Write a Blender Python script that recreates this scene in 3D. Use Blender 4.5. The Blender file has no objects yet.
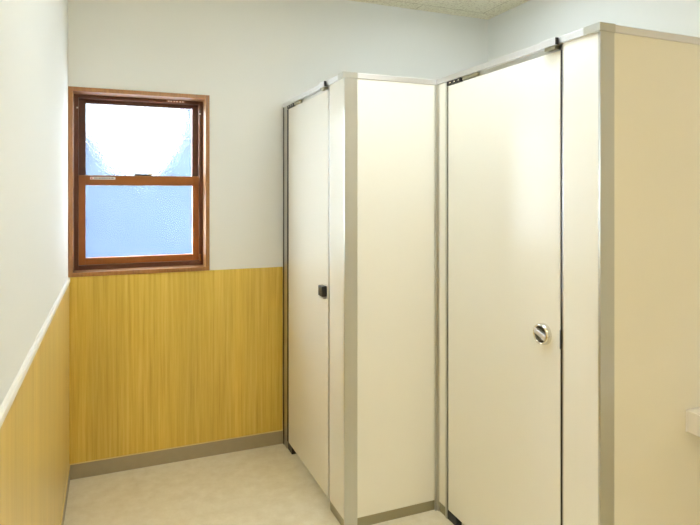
import bpy, bmesh, math, random
from mathutils import Vector, Matrix
random.seed(4)
scene = bpy.context.scene
COL = scene.collection

# ------------------------------------------------------------------ dimensions (metres)
EYE = 1.469
XL, XR = -0.208, 2.389            # side walls
YB, YF = 3.289, -1.50             # back wall, wall behind the camera
ZC = 2.667                        # ceiling
BX1, BX2 = 0.935, 1.400           # front planes of the far and the near cubicle
BY2, BY1 = 2.320, 1.3525          # divider face, near side panel face
TOP = 2.000                       # cubicle height
RAIL = 0.024                      # top rail height
PL = 0.046                        # plinth height
TH = 0.040                        # panel thickness
WAIN = 1.040                      # wainscot height
BASE = 0.076                      # baseboard height

# ------------------------------------------------------------------ helpers
def lin(r, g, b):
    f = lambda c: c/12.92 if c <= 0.04045 else ((c+0.055)/1.055)**2.4
    return (f(r/255), f(g/255), f(b/255), 1.0)

def new_mat(name):
    m = bpy.data.materials.new(name); m.use_nodes = True
    return m, m.node_tree.nodes, m.node_tree.links, m.node_tree.nodes['Principled BSDF']

def simple(name, rgb, rough=0.5, metal=0.0, spec=0.5, noise=0.0, nscale=40, bump=0.0, bscale=200, coat=0.0):
    m, N, L, p = new_mat(name)
    p.inputs['Base Color'].default_value = lin(*rgb)
    p.inputs['Roughness'].default_value = rough
    p.inputs['Metallic'].default_value = metal
    p.inputs['Specular IOR Level'].default_value = spec
    p.inputs['Coat Weight'].default_value = coat
    tc = N.new('ShaderNodeTexCoord')
    if noise:
        n = N.new('ShaderNodeTexNoise'); n.inputs['Scale'].default_value = nscale; n.inputs['Detail'].default_value = 4
        L.new(tc.outputs['Object'], n.inputs['Vector'])
        mx = N.new('ShaderNodeMix'); mx.data_type = 'RGBA'; mx.blend_type = 'MULTIPLY'
        mx.inputs[0].default_value = noise
        mx.inputs[6].default_value = lin(*rgb)
        L.new(n.outputs['Fac'], mx.inputs[7])
        # keep the mean colour: scale noise about 1
        mr = N.new('ShaderNodeMapRange'); mr.inputs[1].default_value = 0.3; mr.inputs[2].default_value = 0.7
        mr.inputs[3].default_value = 0.75; mr.inputs[4].default_value = 1.25
        L.new(n.outputs['Fac'], mr.inputs[0]); L.new(mr.outputs[0], mx.inputs[7])
        L.new(mx.outputs[2], p.inputs['Base Color'])
    if bump:
        b = N.new('ShaderNodeBump'); b.inputs['Strength'].default_value = bump; b.inputs['Distance'].default_value = 0.002
        n2 = N.new('ShaderNodeTexNoise'); n2.inputs['Scale'].default_value = bscale; n2.inputs['Detail'].default_value = 3
        L.new(tc.outputs['Object'], n2.inputs['Vector'])
        L.new(n2.outputs['Fac'], b.inputs['Height']); L.new(b.outputs['Normal'], p.inputs['Normal'])
    return m

def brushed(name, rgb, rough):
    m, N, L, p = new_mat(name)
    p.inputs['Base Color'].default_value = lin(*rgb)
    p.inputs['Metallic'].default_value = 1.0
    tc = N.new('ShaderNodeTexCoord'); mp = N.new('ShaderNodeMapping')
    mp.inputs['Scale'].default_value = (400, 400, 6)
    n = N.new('ShaderNodeTexNoise'); n.inputs['Scale'].default_value = 1.0
    mr = N.new('ShaderNodeMapRange'); mr.inputs[3].default_value = rough-0.06; mr.inputs[4].default_value = rough+0.06
    L.new(tc.outputs['Object'], mp.inputs[0]); L.new(mp.outputs[0], n.inputs['Vector'])
    L.new(n.outputs['Fac'], mr.inputs[0]); L.new(mr.outputs[0], p.inputs['Roughness'])
    return m

def wood(name, dark, mid, light, scale=1.0, rough=0.35, axis='Z', coat=0.0):
    """fine straight-grained veneer; grain runs along the given axis"""
    m, N, L, p = new_mat(name)
    tc = N.new('ShaderNodeTexCoord'); mp = N.new('ShaderNodeMapping')
    s = {'Z': (60, 60, 1.6), 'X': (1.6, 60, 60)}[axis]
    mp.inputs['Scale'].default_value = tuple(v*scale for v in s)
    L.new(tc.outputs['Object'], mp.inputs[0])
    n = N.new('ShaderNodeTexNoise'); n.inputs['Scale'].default_value = 1.0; n.inputs['Detail'].default_value = 6; n.inputs['Roughness'].default_value = 0.65
    L.new(mp.outputs[0], n.inputs['Vector'])
    cr = N.new('ShaderNodeValToRGB')
    e = cr.color_ramp.elements
    e[0].position = 0.30; e[0].color = lin(*dark)
    e[1].position = 0.72; e[1].color = lin(*light)
    k = e.new(0.5); k.color = lin(*mid)
    L.new(n.outputs['Fac'], cr.inputs[0])
    mp2 = N.new('ShaderNodeMapping'); mp2.inputs['Scale'].default_value = tuple(v*scale*0.12 for v in s)
    L.new(tc.outputs['Object'], mp2.inputs[0])
    n2 = N.new('ShaderNodeTexNoise'); n2.inputs['Scale'].default_value = 1.0; n2.inputs['Detail'].default_value = 2
    L.new(mp2.outputs[0], n2.inputs['Vector'])
    mr = N.new('ShaderNodeMapRange'); mr.inputs[1].default_value = 0.3; mr.inputs[2].default_value = 0.7
    mr.inputs[3].default_value = 0.90; mr.inputs[4].default_value = 1.08
    L.new(n2.outputs['Fac'], mr.inputs[0])
    mx = N.new('ShaderNodeMix'); mx.data_type = 'RGBA'; mx.blend_type = 'MULTIPLY'; mx.inputs[0].default_value = 1.0
    L.new(cr.outputs[0], mx.inputs[6]); L.new(mr.outputs[0], mx.inputs[7])
    L.new(mx.outputs[2], p.inputs['Base Color'])
    p.inputs['Roughness'].default_value = rough
    p.inputs['Coat Weight'].default_value = coat
    p.inputs['Coat Roughness'].default_value = 0.4
    return m

def emit_mat(name, rgb, strength):
    m, N, L, p = new_mat(name)
    p.inputs['Base Color'].default_value = lin(*rgb)
    p.inputs['Emission Color'].default_value = lin(*rgb)
    p.inputs['Emission Strength'].default_value = strength
    return m

def add_box(bm, lo, hi, bevel=0.0, seg=2):
    lo, hi = Vector(lo), Vector(hi)
    c = (lo+hi)/2; d = hi-lo
    r = bmesh.ops.create_cube(bm, size=1.0, matrix=Matrix.Translation(c) @ Matrix.Diagonal((d.x, d.y, d.z, 1)))
    if bevel:
        es = list({e for v in r['verts'] for e in v.link_edges})
        bmesh.ops.bevel(bm, geom=es, offset=bevel, segments=seg, affect='EDGES', profile=0.5, clamp_overlap=True)

def add_prism(bm, prof, axis, a, b):
    """extrude a closed 2-D profile along an axis between a and b"""
    def P(u, v, t):
        return {'Y': (u, t, v), 'X': (t, u, v), 'Z': (u, v, t)}[axis]
    v0 = [bm.verts.new(P(u, v, a)) for u, v in prof]
    v1 = [bm.verts.new(P(u, v, b)) for u, v in prof]
    n = len(prof)
    for i in range(n):
        bm.faces.new((v0[i], v0[(i+1) % n], v1[(i+1) % n], v1[i]))
    bm.faces.new(v0[::-1]); bm.faces.new(v1)
    bmesh.ops.recalc_face_normals(bm, faces=bm.faces[:])

def add_lathe_x(bm, prof, cx, cy, cz, n=40):
    """lathe about the X axis; profile = list of (distance out towards -X, radius)"""
    rings = []
    for d, r in prof:
        if r < 1e-6:
            rings.append([bm.verts.new((cx-d, cy, cz))])
        else:
            rings.append([bm.verts.new((cx-d, cy+r*math.cos(2*math.pi*i/n), cz+r*math.sin(2*math.pi*i/n))) for i in range(n)])
    for A, B in zip(rings, rings[1:]):
        for i in range(n):
            j = (i+1) % n
            if len(A) == 1: bm.faces.new((A[0], B[j], B[i]))
            elif len(B) == 1: bm.faces.new((A[i], A[j], B[0]))
            else: bm.faces.new((A[i], A[j], B[j], B[i]))
    bmesh.ops.recalc_face_normals(bm, faces=bm.faces[:])

def obj(name, bm, mat, parent=None, smooth=False, label=None):
    me = bpy.data.meshes.new(name); bm.to_mesh(me); bm.free()
    if smooth:
        for f in me.polygons: f.use_smooth = True
    me.materials.append(mat)
    o = bpy.data.objects.new(name, me); COL.objects.link(o)
    if parent is not None:
        o.parent = parent
        bpy.context.view_layer.update()
        o.matrix_parent_inverse = parent.matrix_world.inverted()
    if label: o['label'] = label
    return o

def box(name, lo, hi, mat, parent=None, bevel=0.0, label=None, seg=2):
    bm = bmesh.new(); add_box(bm, lo, hi, bevel, seg)
    return obj(name, bm, mat, parent, label=label)

def boxes(name, lst, mat, parent=None, bevel=0.0, label=None):
    bm = bmesh.new()
    for lo, hi in lst: add_box(bm, lo, hi, bevel)
    return obj(name, bm, mat, parent, label=label)

def thing(name, loc, label, cat, group=None):
    o = bpy.data.objects.new(name, None); o.empty_display_size = 0.1
    o.location = loc; COL.objects.link(o)
    o['label'] = label; o['category'] = cat
    if group: o['group'] = group
    bpy.context.view_layer.update()
    return o

def struct(o, label, cat):
    o['kind'] = 'structure'; o['label'] = label; o['category'] = cat
    return o

# ------------------------------------------------------------------ materials
M = {}
M['paper'] = simple('white_wallpaper', (231, 231, 226), 0.75, spec=0.25, bump=0.25, bscale=260)
M['floor'] = None
M['oak'] = wood('oak_wainscot', (196, 156, 42), (214, 180, 68), (228, 198, 98), 1.0, 0.38, coat=0.8)
M['oak_glare'] = wood('oak_wainscot_glare', (206, 172, 84), (219, 188, 108), (228, 200, 126), 1.0, 0.38, coat=0.8)  # oak lightened, grazing glare of the left wall put into its colour
M['casing'] = wood('casing_wood', (132, 82, 30), (152, 98, 38), (168, 114, 52), 1.2, 0.25, coat=1.0)
M['sash'] = simple('brown_sash', (142, 82, 28), 0.3, noise=0.2, nscale=30)
M['sash_dark'] = simple('brown_frame', (78, 38, 18), 0.35)
M['laminate'] = simple('cream_laminate', (243, 241, 231), 0.25, spec=0.5, bump=0.03, bscale=500)
M['panel'] = M['laminate']
M['alu'] = brushed('satin_aluminium', (208, 208, 202), 0.36)
M['rail'] = brushed('pale_rail_aluminium', (232, 231, 232), 0.48)
M['steel'] = brushed('stainless_plinth', (170, 165, 142), 0.34)
M['chrome'] = simple('chrome', (225, 223, 216), 0.12, metal=1.0)
M['recess_shade'] = simple('shaded_chrome', (120, 116, 104), 0.25, metal=1.0)  # chrome darkened, shade and dark reflection of the dish put into the colour
M['black'] = simple('black_rubber_gap_shade', (22, 21, 22), 0.5)  # also colours the strips that stand in for shade in the gaps
M['darkmetal'] = simple('dark_metal', (58, 58, 60), 0.35, metal=0.6)
M['base'] = simple('taupe_vinyl', (163, 150, 122), 0.45, noise=0.12, nscale=25)
M['white'] = simple('white_trim', (242, 240, 232), 0.4)
M['counter'] = simple('white_counter', (248, 248, 250), 0.25)
M['bead'] = simple('pale_bead', (226, 204, 140), 0.4)
M['lamp_body'] = simple('lamp_body', (235, 235, 230), 0.5)
M['sticker'] = simple('sticker_white', (225, 225, 220), 0.5)
M['red'] = simple('sticker_red', (190, 50, 50), 0.5)
M['ink'] = simple('sticker_ink', (90, 90, 100), 0.5)

# floor vinyl: mottled beige
m, N, L, p = new_mat('beige_vinyl_floor')
tc = N.new('ShaderNodeTexCoord')
n1 = N.new('ShaderNodeTexNoise'); n1.inputs['Scale'].default_value = 14; n1.inputs['Detail'].default_value = 8; n1.inputs['Roughness'].default_value = 0.7
L.new(tc.outputs['Object'], n1.inputs['Vector'])
cr = N.new('ShaderNodeValToRGB'); e = cr.color_ramp.elements
e[0].position = 0.32; e[0].color = lin(222, 211, 180)
e[1].position = 0.68; e[1].color = lin(238, 230, 206)
L.new(n1.outputs['Fac'], cr.inputs[0]); L.new(cr.outputs[0], p.inputs['Base Color'])
p.inputs['Roughness'].default_value = 0.38
M['floor'] = m

# ceiling: rock-wool acoustic board with worm-hole flecks and thin board joints
m, N, L, p = new_mat('acoustic_board')
tc = N.new('ShaderNodeTexCoord')
v = N.new('ShaderNodeTexNoise'); v.inputs['Scale'].default_value = 85; v.inputs['Detail'].default_value = 5
L.new(tc.outputs['Object'], v.inputs['Vector'])
cr = N.new('ShaderNodeValToRGB'); e = cr.color_ramp.elements
e[0].position = 0.36; e[0].color = lin(222, 213, 188)
e[1].position = 0.50; e[1].color = lin(246, 240, 216)
L.new(v.outputs['Fac'], cr.inputs[0])
br = N.new('ShaderNodeTexBrick'); br.inputs['Scale'].default_value = 1.0
br.inputs['Mortar Size'].default_value = 0.003; br.inputs['Brick Width'].default_value = 0.91; br.inputs['Row Height'].default_value = 0.455
br.inputs['Color1'].default_value = (1, 1, 1, 1); br.inputs['Color2'].default_value = (1, 1, 1, 1); br.inputs['Mortar'].default_value = (0.7, 0.68, 0.62, 1)
L.new(tc.outputs['Object'], br.inputs['Vector'])
mx = N.new('ShaderNodeMix'); mx.data_type = 'RGBA'; mx.blend_type = 'MULTIPLY'; mx.inputs[0].default_value = 1
L.new(cr.outputs[0], mx.inputs[6]); L.new(br.outputs['Color'], mx.inputs[7])
L.new(mx.outputs[2], p.inputs['Base Color'])
p.inputs['Roughness'].default_value = 0.9; p.inputs['Specular IOR Level'].default_value = 0.15
M['ceil'] = m

# hammered obscured glass
m, N, L, p = new_mat('obscured_glass')
p.inputs['Base Color'].default_value = (0.93, 0.97, 1.0, 1)
p.inputs['Transmission Weight'].default_value = 1.0
p.inputs['Roughness'].default_value = 0.17
p.inputs['IOR'].default_value = 1.45
tc = N.new('ShaderNodeTexCoord')
vo = N.new('ShaderNodeTexVoronoi'); vo.inputs['Scale'].default_value = 110; vo.feature = 'SMOOTH_F1'
L.new(tc.outputs['Object'], vo.inputs['Vector'])
b = N.new('ShaderNodeBump'); b.inputs['Strength'].default_value = 0.35; b.inputs['Distance'].default_value = 0.003
L.new(vo.outputs['Distance'], b.inputs['Height']); L.new(b.outputs['Normal'], p.inputs['Normal'])
M['glass'] = m

# ------------------------------------------------------------------ room shell
WT = 0.16
HX0, HX1, HZ0, HZ1 = -0.198, 0.494, 1.052, 2.010      # rough opening of the window
struct(box('floor', (XL-WT, YF-WT, -0.10), (XR+WT, YB+WT, 0.0), M['floor']), 'beige mottled vinyl floor of the washroom', 'floor')
struct(box('ceiling', (XL-WT, YF-WT, ZC), (XR+WT, YB+WT, ZC+0.1), M['ceil']), 'flecked acoustic board ceiling above the cubicles', 'ceiling')
struct(box('wall_left', (XL-WT, YF-WT, 0.0), (XL, YB+WT, ZC), M['paper']), 'white papered wall on the left above the wood panelling', 'wall')
struct(box('wall_right', (XR, YF-WT, 0.0), (XR+WT, YB+WT, ZC), M['paper']), 'cream papered wall rising behind the near cubicle', 'wall')
struct(box('wall_front', (XL, YF-WT, 0.0), (XR, YF, ZC), M['paper']), 'white papered wall behind the viewer', 'wall')
struct(boxes('wall_back', [((XL, YB, 0.0), (XR, YB+WT, HZ0)), ((XL, YB, HZ1), (XR, YB+WT, ZC)),
                           ((XL, YB, HZ0), (HX0, YB+WT, HZ1)), ((HX1, YB, HZ0), (XR, YB+WT, HZ1))], M['paper']),
       'cream papered back wall with the brown window', 'wall')
# wainscot, dado strip, baseboards
struct(box('trim_1', (XL, YB-0.006, BASE), (BX1-0.004, YB, WAIN), M['oak']), 'yellow oak wainscot panel below the window', 'wall panel')
struct(box('trim_2', (XL, YF, BASE), (XL+0.006, YB-0.006, WAIN-0.028), M['oak_glare']), 'oak wainscot panel along the left wall, grazing glare in its colour', 'wall panel')
bm = bmesh.new()
add_prism(bm, [(XL, WAIN-0.028), (XL+0.007, WAIN-0.028), (XL+0.010, WAIN-0.022), (XL+0.010, WAIN-0.006), (XL+0.006, WAIN), (XL, WAIN)], 'Y', YF, YB-0.006)
struct(obj('trim_3', bm, M['white']), 'white dado strip capping the wood panel on the left wall', 'trim')
bm = bmesh.new()
add_prism(bm, [(YB, 0.0), (YB-0.011, 0.0), (YB-0.009, BASE-0.006), (YB-0.007, BASE), (YB, BASE)], 'X', XL+0.010, BX1-0.004)
struct(obj('baseboard_back', bm, M['base']), 'taupe vinyl baseboard under the oak panel', 'baseboard')
bm = bmesh.new()
add_prism(bm, [(XL, 0.0), (XL+0.010, 0.0), (XL+0.009, BASE-0.006), (XL+0.007, BASE), (XL, BASE)], 'Y', YF, YB)
struct(obj('baseboard_left', bm, M['base']), 'taupe vinyl baseboard along the left wall', 'baseboard')

bm = bmesh.new()
add_box(bm, (XL+0.011, YB-0.012, BASE), (BX1-0.004, YB-0.006, BASE+0.005), 0.001)
add_box(bm, (XL+0.006, YF, BASE), (XL+0.011, YB-0.006, BASE+0.005), 0.001)
struct(obj('trim_4', bm, M['bead']), 'thin pale bead between the wood panels and the baseboard', 'trim')

# ------------------------------------------------------------------ window (vertical sliding sashes)
W = thing('window_1', (0.148, YB, 1.042), 'brown framed sash window with two frosted panes above the oak panel', 'window')
W['kind'] = 'structure'
CX0, CX1, CZ0, CZ1 = XL+0.001, 0.506, 1.041, 2.022
cw = 0.020
def ring(name, x0, x1, z0, z1, w, y0, y1, mat, parent, bev=0.001, wb=None, wt=None):
    wb = w if wb is None else wb; wt = w if wt is None else wt
    return boxes(name, [((x0, y0, z0), (x0+w, y1, z1)), ((x1-w, y0, z0), (x1, y1, z1)),
                        ((x0+w, y0, z0), (x1-w, y1, z0+wb)), ((x0+w, y0, z1-wt), (x1-w, y1, z1))], mat, parent, bev)
ring('casing', CX0, CX1, CZ0, CZ1, 0.0215, YB-0.012, YB+0.105, M['casing'], W)
fx0, fx1, fz0, fz1 = CX0+0.0205, CX1-0.0205, CZ0+0.0205, CZ1-0.0205
ring('window_frame', fx0, fx1, fz0, fz1, 0.022, YB+0.095, YB+0.185, M['sash_dark'], W, wb=0.026, wt=0.018)
gx0, gx1 = -0.131, 0.428
MZ0, MZ1 = 1.516, 1.566
# upper sash, outer track
us = ring('upper_sash', fx0+0.021, fx1-0.021, MZ0+0.004, fz1-0.016, gx0-(fx0+0.021), YB+0.146, YB+0.176, M['sash_dark'], W, wb=0.040, wt=0.022)
box('pane', (gx0-0.004, YB+0.158, MZ0+0.04), (gx1+0.004, YB+0.163, fz1-0.034), M['glass'], us, label='upper frosted pane, bright white')
# lower sash, inner track
ls = ring('lower_sash', fx0+0.0195, fx1-0.0195, fz0+0.026, MZ1, gx0-(fx0+0.0195), YB+0.112, YB+0.142, M['sash'], W, wb=0.036, wt=0.050)
box('pane', (gx0-0.004, YB+0.124, fz0+0.055), (gx1+0.004, YB+0.129, MZ1-0.045), M['glass'], ls, label='lower frosted pane, pale blue')
# top ledge lip of the meeting rail with crescent latch
box('rail_lip', (fx0+0.022, YB+0.108, MZ1), (fx1-0.022, YB+0.144, MZ1+0.004), M['casing'], ls, 0.001)
lt = box('sash_latch', (0.115, YB+0.116, MZ1+0.004), (0.205, YB+0.138, MZ1+0.014), M['darkmetal'], ls, 0.003)
box('latch_lever', (0.185, YB+0.106, MZ1+0.010), (0.215, YB+0.126, MZ1+0.018), M['chrome'], lt, 0.003)
# maker's sticker on the meeting rail: pale strip with small red mark and dark printing
sy = YB+0.1115
st = box('sticker', (-0.108, sy-0.0006, 1.548), (0.018, sy+0.0003, 1.562), M['sticker'], ls)
box('red_mark', (-0.104, sy-0.0011, 1.551), (-0.097, sy-0.0004, 1.558), M['red'], st)
bm = bmesh.new()
x = -0.088
while x < 0.010:
    w = random.uniform(0.003, 0.010)
    add_box(bm, (x, sy-0.0011, 1.552), (min(x+w, 0.012), sy-0.0004, 1.558)); x += w+random.uniform(0.002, 0.005)
obj('printing', bm, M['ink'], st)
# label on the head frame, right
hs = box('head_sticker', (0.285, YB+0.0942, fz1-0.0145), (0.385, YB+0.0955, fz1-0.004), simple('brown_sticker', (150, 108, 92), 0.5), W)
bm = bmesh.new()
for x in (0.292, 0.305, 0.322, 0.336, 0.354, 0.368):
    add_box(bm, (x, YB+0.0936, fz1-0.0125), (x+0.009, YB+0.0945, fz1-0.006))
obj('printing', bm, M['sticker'], hs)
# cover screws and finger clips
for x in (fx0+0.017, fx1-0.017):
    box('screw_cap', (x-0.004, YB+0.092, 1.925), (x+0.004, YB+0.097, 1.933), M['sticker'], W, 0.002)
for x in (gx0+0.004, gx1-0.012):
    ring('finger_clip', x, x+0.009, 1.29, 1.345, 0.002, YB+0.119, YB+0.124, M['darkmetal'], ls, 0)
box('track_stop', (fx1-0.021, YB+0.086, 1.085), (fx1-0.011, YB+0.097, 1.125), M['sash'], W, 0.002)

# ------------------------------------------------------------------ cubicles
G = 'cream toilet cubicles with aluminium trim'
def rail_y(name, x, y0, y1, parent, mat):
    mat = M['rail']
    """front top rail running along Y, its front face a little proud of the panels"""
    return box(name, (x-0.006, y0, TOP-RAIL), (x+TH+0.006, y1, TOP), mat, parent, 0.0015)

def cubicle_front(T, X, y_door0, y_door1, y_lo, y_hi, gap):
    """door between y_door0 (latch, near) and y_door1 (hinge, far)"""
    ztop = TOP-RAIL-0.021
    d = box('door', (X, y_door0, PL), (X+0.036, y_door1, ztop), M['laminate'], T, 0.0015)
    # recessed header in the gap above the door
    box('header', (X+0.010, y_door0-gap, ztop-0.002), (X+0.034, y_door1+gap, TOP-RAIL), M['alu'], T)
    return d, ztop

# --- far cubicle (beside the window)
F = thing('toilet_cubicle', (BX1+0.5, BY2+0.45, 0.0), 'far cream toilet cubicle beside the window, its door closed and seen edge-on', 'toilet cubicle', G)
dy0, dy1 = 2.527, 3.178
d, zt = cubicle_front(F, BX1, dy0, dy1, BY2, YB, 0.018)
# wall post and hinge side
box('wall_post', (BX1-0.002, 3.204, 0.0), (BX1+TH, 3.262, TOP-RAIL), M['alu'], F, 0.002)
box('wall_gap_shade', (BX1-0.0035, 3.262, 0.0), (BX1+TH, YB-0.012, TOP-RAIL), M['black'], F)  # black strip standing in for the shadow gap at the wall
box('hinge_gap_shade', (BX1-0.0010, dy1+0.001, PL), (BX1+0.034, 3.204, zt), M['black'], F)  # black strip drawn for the shade between door and post
box('fixed_panel', (BX1, BY2+0.006, PL), (BX1+TH, 2.505, TOP-RAIL), M['laminate'], F, 0.001)
box('latch_gap_shade', (BX1+0.014, 2.505, PL), (BX1+0.034, dy0, zt), M['darkmetal'], F)  # dark strip in place of the shade in the latch gap
box('edge_strip', (BX1-0.001, 2.505, PL), (BX1+0.012, 2.512, TOP-RAIL), M['alu'], F)
# corner post (L-shaped aluminium) at the outer corner
bm = bmesh.new()
add_prism(bm, [(BX1-0.001, BY2-0.003), (BX1+0.060, BY2-0.003), (BX1+0.060, BY2+0.010), (BX1+TH, BY2+TH), (BX1+0.010, BY2+0.006), (BX1-0.001, BY2+0.006)], 'Z', 0.0, TOP-RAIL)
obj('corner_post', bm, M['alu'], F)
box('side_panel', (BX1+0.060, BY2, PL), (XR-0.002, BY2+TH, TOP-RAIL), M['laminate'], F)
box('plinth', (BX1+0.060, BY2+0.003, 0.0), (BX2-0.012, BY2+TH-0.003, PL), M['steel'], F, label='stainless plinth under the side panel')
box('plinth', (BX1+0.004, BY2+0.012, 0.0), (BX1+TH-0.003, 2.505, PL), M['steel'], F, label='stainless plinth under the fixed front panel')
r = rail_y('top_rail', BX1, BY2+0.060, YB-0.012, F, M['alu'])
box('top_rail', (BX1+0.060, BY2-0.004, TOP-RAIL), (XR-0.002, BY2+TH+0.006, TOP), M['rail'], F, 0.0015)
bm = bmesh.new()
add_prism(bm, [(BX1-0.0075, BY2-0.0050), (BX1+0.060, BY2-0.0050), (BX1+0.060, BY2+TH+0.006), (BX1+TH+0.006, BY2+0.060), (BX1-0.0075, BY2+0.060)], 'Z', TOP-RAIL-0.0005, TOP+0.0012)
obj('corner_cap', bm, M['alu'], F)

# --- near cubicle
K = thing('toilet_cubicle', (BX2+0.5, BY1+0.45, 0.0), 'near cream toilet cubicle with a round chrome turn lock on its closed door', 'toilet cubicle', G)
ey0, ey1 = 1.524, 2.224
d2, zt2 = cubicle_front(K, BX2, ey0, ey1, BY1, BY2, 0.010)
yin = BY2-0.0055
bm = bmesh.new()   # inside-corner aluminium angle
add_prism(bm, [(BX2-0.016, yin), (BX2-0.016, yin-0.003), (BX2-0.003, yin-0.003), (BX2-0.003, yin-0.014), (BX2+0.012, yin-0.014), (BX2+0.012, yin)], 'Z', 0.0, TOP-RAIL)
obj('inside_corner_post', bm, M['alu'], K)
box('fixed_panel', (BX2, 2.248, PL), (BX2+TH, yin-0.014, TOP-RAIL), M['laminate'], K, label='narrow filler panel at the hinge side')
box('hinge_post', (BX2-0.001, 2.234, 0.0), (BX2+TH, 2.248, TOP-RAIL), M['alu'], K, 0.001)
box('hinge_gap_shade', (BX2+0.010, ey1, PL), (BX2+0.034, 2.234, zt2), M['black'], K)  # black strip so the open hinge gap reads as shade
box('fixed_panel', (BX2, BY1+0.006, PL), (BX2+TH, 1.510, TOP-RAIL), M['laminate'], K, label='fixed panel at the latch side')
box('edge_strip', (BX2-0.001, 1.508, PL), (BX2+0.012, 1.5115, TOP-RAIL), M['alu'], K)
box('latch_gap_shade', (BX2+0.002, 1.5115, PL), (BX2+0.034, ey0, zt2), M['black'], K)  # black strip painting the dark of the latch gap
bm = bmesh.new()
add_prism(bm, [(BX2-0.001, BY1-0.003), (BX2+0.057, BY1-0.003), (BX2+0.057, BY1+0.010), (BX2+TH, BY1+TH), (BX2+0.010, BY1+0.006), (BX2-0.001, BY1+0.006)], 'Z', 0.0, TOP-RAIL)
obj('corner_post', bm, M['alu'], K)
box('side_panel', (BX2+0.057, BY1, PL), (XR-0.002, BY1+TH, TOP-RAIL), M['laminate'], K)
box('plinth', (BX2+0.057, BY1+0.003, 0.0), (XR-0.002, BY1+TH-0.003, PL), M['steel'], K, label='stainless plinth under the near side panel')
box('plinth', (BX2+0.004, 2.248, 0.0), (BX2+TH-0.003, yin-0.014, PL), M['steel'], K, label='short stainless plinth in the inside corner')
box('plinth', (BX2+0.004, BY1+0.012, 0.0), (BX2+TH-0.003, 1.510, PL), M['steel'], K, label='stainless plinth under the latch side panel')
rail_y('top_rail', BX2, BY1+0.060, BY2-0.0055, K, M['alu'])
box('top_rail', (BX2+0.057, BY1-0.006, TOP-RAIL), (XR-0.002, BY1+TH+0.006, TOP), M['rail'], K, 0.0015)
bm = bmesh.new()
add_prism(bm, [(BX2-0.0075, BY1-0.0075), (BX2+0.057, BY1-0.0075), (BX2+0.057, BY1+TH+0.006), (BX2+TH+0.006, BY1+0.060), (BX2-0.0075, BY1+0.060)], 'Z', TOP-RAIL-0.0005, TOP+0.0012)
obj('corner_cap', bm, M['alu'], K)

# --- door furniture common to both doors
def furniture(X, y_latch, y_hinge, zt, T, door, gap):
    zr = TOP-RAIL
    hb = box('top_hinge', (X-0.004, y_hinge-0.105, zr-0.019), (X+0.010, y_hinge+gap*0.8, zr-0.001), M['black'], T, 0.002)
    for k in range(3):
        box('screw', (X-0.006, y_hinge-0.095+k*0.035, zr-0.013), (X-0.003, y_hinge-0.085+k*0.035, zr-0.006), M['chrome'], hb, 0.001)
    box('hinge_cover', (X-0.002, y_hinge-0.225, zr-0.016), (X+0.010, y_hinge-0.115, zr-0.001), M['steel'], T, 0.002, label='grey cover of the top hinge')
    # door stop: silver block on the rail with a black rubber end
    s = box('door_stop', (X-0.021, y_latch+0.002, zr-0.004), (X-0.006, y_latch+0.074, TOP-0.002), M['rail'], T, 0.002)
    box('rubber_buffer', (X-0.0195, y_latch-0.002, zr-0.003), (X-0.0075, y_latch+0.002, TOP-0.003), M['black'], s, 0.001)
    box('stop_foot', (X-0.018, y_latch+0.006, zr-0.016), (X+0.002, y_latch+0.056, zr-0.004), M['steel'], s, 0.001)
    # floor pivot under the hinge edge
    box('floor_pivot', (X+0.002, y_hinge-0.060, 0.0), (X+0.034, y_hinge+gap*0.9, PL-0.004), M['darkmetal'], T, 0.003)
furniture(BX1, dy0, dy1, zt, F, d, 0.018)
furniture(BX2, ey0, ey1, zt2, K, d2, 0.010)

# near door: round turn lock - chrome rim, dished face and a slanted grip bar
KY, KZ, R = 1.602, 0.979, 0.037
bm = bmesh.new()
add_lathe_x(bm, [(0.0, R+0.001), (0.010, R+0.001), (0.018, R-0.002), (0.020, R-0.005), (0.018, R-0.008), (0.017, R-0.0085)], BX2, KY, KZ)
lock = obj('turn_lock', bm, M['chrome'], d2, True)
bm = bmesh.new()
add_lathe_x(bm, [(0.0175, R-0.0085), (0.010, R-0.011), (0.006, R-0.018), (0.005, 0.0)], BX2, KY, KZ)
obj('recess_shade', bm, M['recess_shade'], lock, True, label='dished face of the lock, recess shade in its colour')
bm = bmesh.new()
add_box(bm, (-0.008, -0.030, -0.010), (0.010, 0.030, 0.010), 0.004, 3)
bmesh.ops.transform(bm, matrix=Matrix.Translation((BX2-0.014, KY, KZ)) @ Matrix.Rotation(math.radians(20), 4, 'X'), verts=bm.verts[:])
obj('grip_bar', bm, M['rail'], lock)
box('strike', (BX2-0.003, 1.514, 0.945), (BX2+0.008, 1.523, 1.010), M['black'], K, 0.001)
# far door: boxy slide lock on the edge of the door
lk = box('slide_lock', (BX1-0.026, 2.538, 0.986), (BX1, 2.594, 1.036), M['darkmetal'], d, 0.004, label='dark boxy lock')
box('lock_plate', (BX1-0.020, 2.540, 0.976), (BX1-0.0005, 2.592, 0.986), M['alu'], lk, 0.001)

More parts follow.
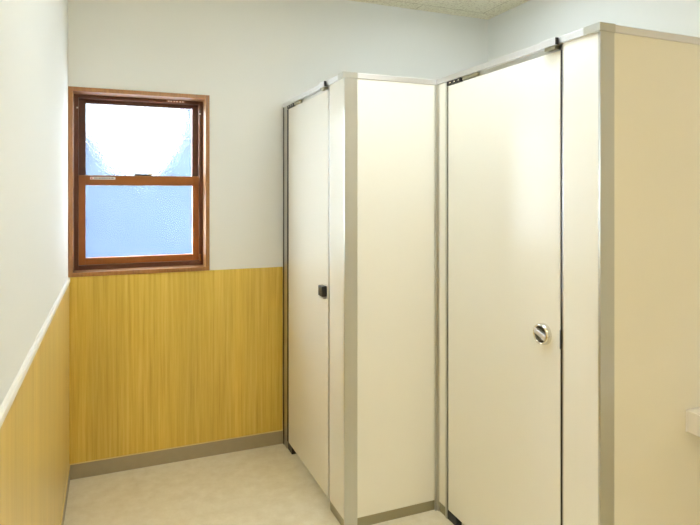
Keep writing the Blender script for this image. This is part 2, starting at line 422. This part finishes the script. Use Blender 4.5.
# ------------------------------------------------------------------ wash counter at the near side panel
S = thing('wash_counter', (2.08, BY1-0.25, 0.70), 'white wash counter end jutting from the near cubicle side panel', 'counter')
bm = bmesh.new()
add_box(bm, (1.779, BY1-0.47, 0.672), (XR-0.002, BY1-0.008, 0.745), 0.003)
ct = obj('counter_slab', bm, M['counter'], S)
box('upstand', (1.779, BY1-0.008, 0.672), (XR-0.002, BY1-0.001, 0.7455), M['counter'], S)
bm = bmesh.new()      # bowl sunk from the top, out of the picture
prof = [(0.19, 0.0), (0.185, 0.010), (0.15, 0.006)]
n = 40; rings = []
for r, z in prof:
    rings.append([bm.verts.new((2.10+r*math.cos(2*math.pi*i/n), BY1-0.25+0.75*r*math.sin(2*math.pi*i/n), 0.745+z)) for i in range(n)])
for A, B in zip(rings, rings[1:]):
    for i in range(n): bm.faces.new((A[i], A[(i+1) % n], B[(i+1) % n], B[i]))
bm.faces.new(rings[-1])
bmesh.ops.recalc_face_normals(bm, faces=bm.faces[:])
obj('basin_rim', bm, M['counter'], S, True)

# ------------------------------------------------------------------ outside: neighbouring wall and yard
struct(box('yard_ground', (-8, YB+0.3, -0.5), (8, 14, -0.4), simple('pale_concrete', (70, 84, 98), 0.9)), 'pale yard outside the frosted window', 'ground')
bm = bmesh.new()
add_prism(bm, [(-0.55, -0.4), (8, -0.4), (8, 2.8), (0.60, 2.8), (0.50, 1.9), (0.3, 1.60), (0.0, 1.64), (-0.12, 1.9), (-0.55, 2.1)], 'Y', 4.8, 5.0)
struct(obj('neighbour_wall', bm, simple('blue_siding', (10, 33, 58), 0.8)), 'blue wall blurred behind the frosted window', 'wall')

# ------------------------------------------------------------------ lights
def ceiling_light(x, y, sx, sy, rgb, strength, label):
    t = thing('ceiling_light', (x, y, ZC), label, 'light')
    t['group'] = 'ceiling lights'
    box('housing', (x-sx/2-0.02, y-sy/2-0.02, ZC-0.035), (x+sx/2+0.02, y+sy/2+0.02, ZC-0.0005), M['lamp_body'], t, 0.004)
    box('diffuser', (x-sx/2, y-sy/2, ZC-0.060), (x+sx/2, y+sy/2, ZC-0.035), emit_mat('diffuser_glow', rgb, strength), t, 0.006)
COOL, WARM = (230, 244, 255), (255, 231, 186)
ceiling_light(1.14, 1.55, 0.16, 0.60, COOL, 22, 'slim cool white ceiling light over the near cubicle front')
ceiling_light(0.72, 1.80, 0.34, 0.34, COOL, 15, 'added unseen square cool fill light over the aisle')  # added fill, brightens the back wall and the far door
ceiling_light(0.55, -0.60, 0.34, 0.34, WARM, 34, 'added unseen square warm fill light behind the viewer')  # added fill from behind, warms and lifts the near panel
ceiling_light(1.75, 2.45, 0.34, 0.34, COOL, 11, 'added unseen square cool fill light over the far cubicle')  # added fill, lifts the ceiling and right wall at the back

SKY, GLOW = 2.2, 720.0
w = bpy.data.worlds.new('daylight_sky'); scene.world = w; w.use_nodes = True
N, L = w.node_tree.nodes, w.node_tree.links
bg = N['Background']
# hazy bright sky with a broad glow round the low sun, off to the left of the window
SUN_DIR = Vector((-0.72, 0.66, 0.22)).normalized()
tc = N.new('ShaderNodeTexCoord')
dt = N.new('ShaderNodeVectorMath'); dt.operation = 'DOT_PRODUCT'; dt.inputs[1].default_value = SUN_DIR
L.new(tc.outputs['Generated'], dt.inputs[0])
mr = N.new('ShaderNodeMapRange'); mr.interpolation_type = 'SMOOTHSTEP'
mr.inputs[1].default_value = math.cos(math.radians(34)); mr.inputs[2].default_value = math.cos(math.radians(10))
mr.inputs[3].default_value = SKY; mr.inputs[4].default_value = GLOW
L.new(dt.outputs['Value'], mr.inputs[0])
bg.inputs[0].default_value = (0.84, 0.93, 1.0, 1)
L.new(mr.outputs[0], bg.inputs[1])

# ------------------------------------------------------------------ camera
cam = bpy.data.cameras.new('camera'); co = bpy.data.objects.new('camera', cam); COL.objects.link(co)
cam.sensor_fit = 'HORIZONTAL'; cam.sensor_width = 36; cam.lens = 575/700*36
cam.shift_y = -68.5/700
cam.clip_start = 0.02
co.location = (0, 0, EYE); co.rotation_euler = (math.radians(90), 0, math.radians(-22.5))
scene.camera = co

vs = scene.view_settings
vs.view_transform = 'Standard'; vs.look = 'None'; vs.gamma = 1; vs.use_curve_mapping = False
vs.exposure = 0.40
scene.cycles.use_denoising = True
scene.cycles.max_bounces = 12; scene.cycles.diffuse_bounces = 6; scene.cycles.transmission_bounces = 8
scene.cycles.sample_clamp_indirect = 8
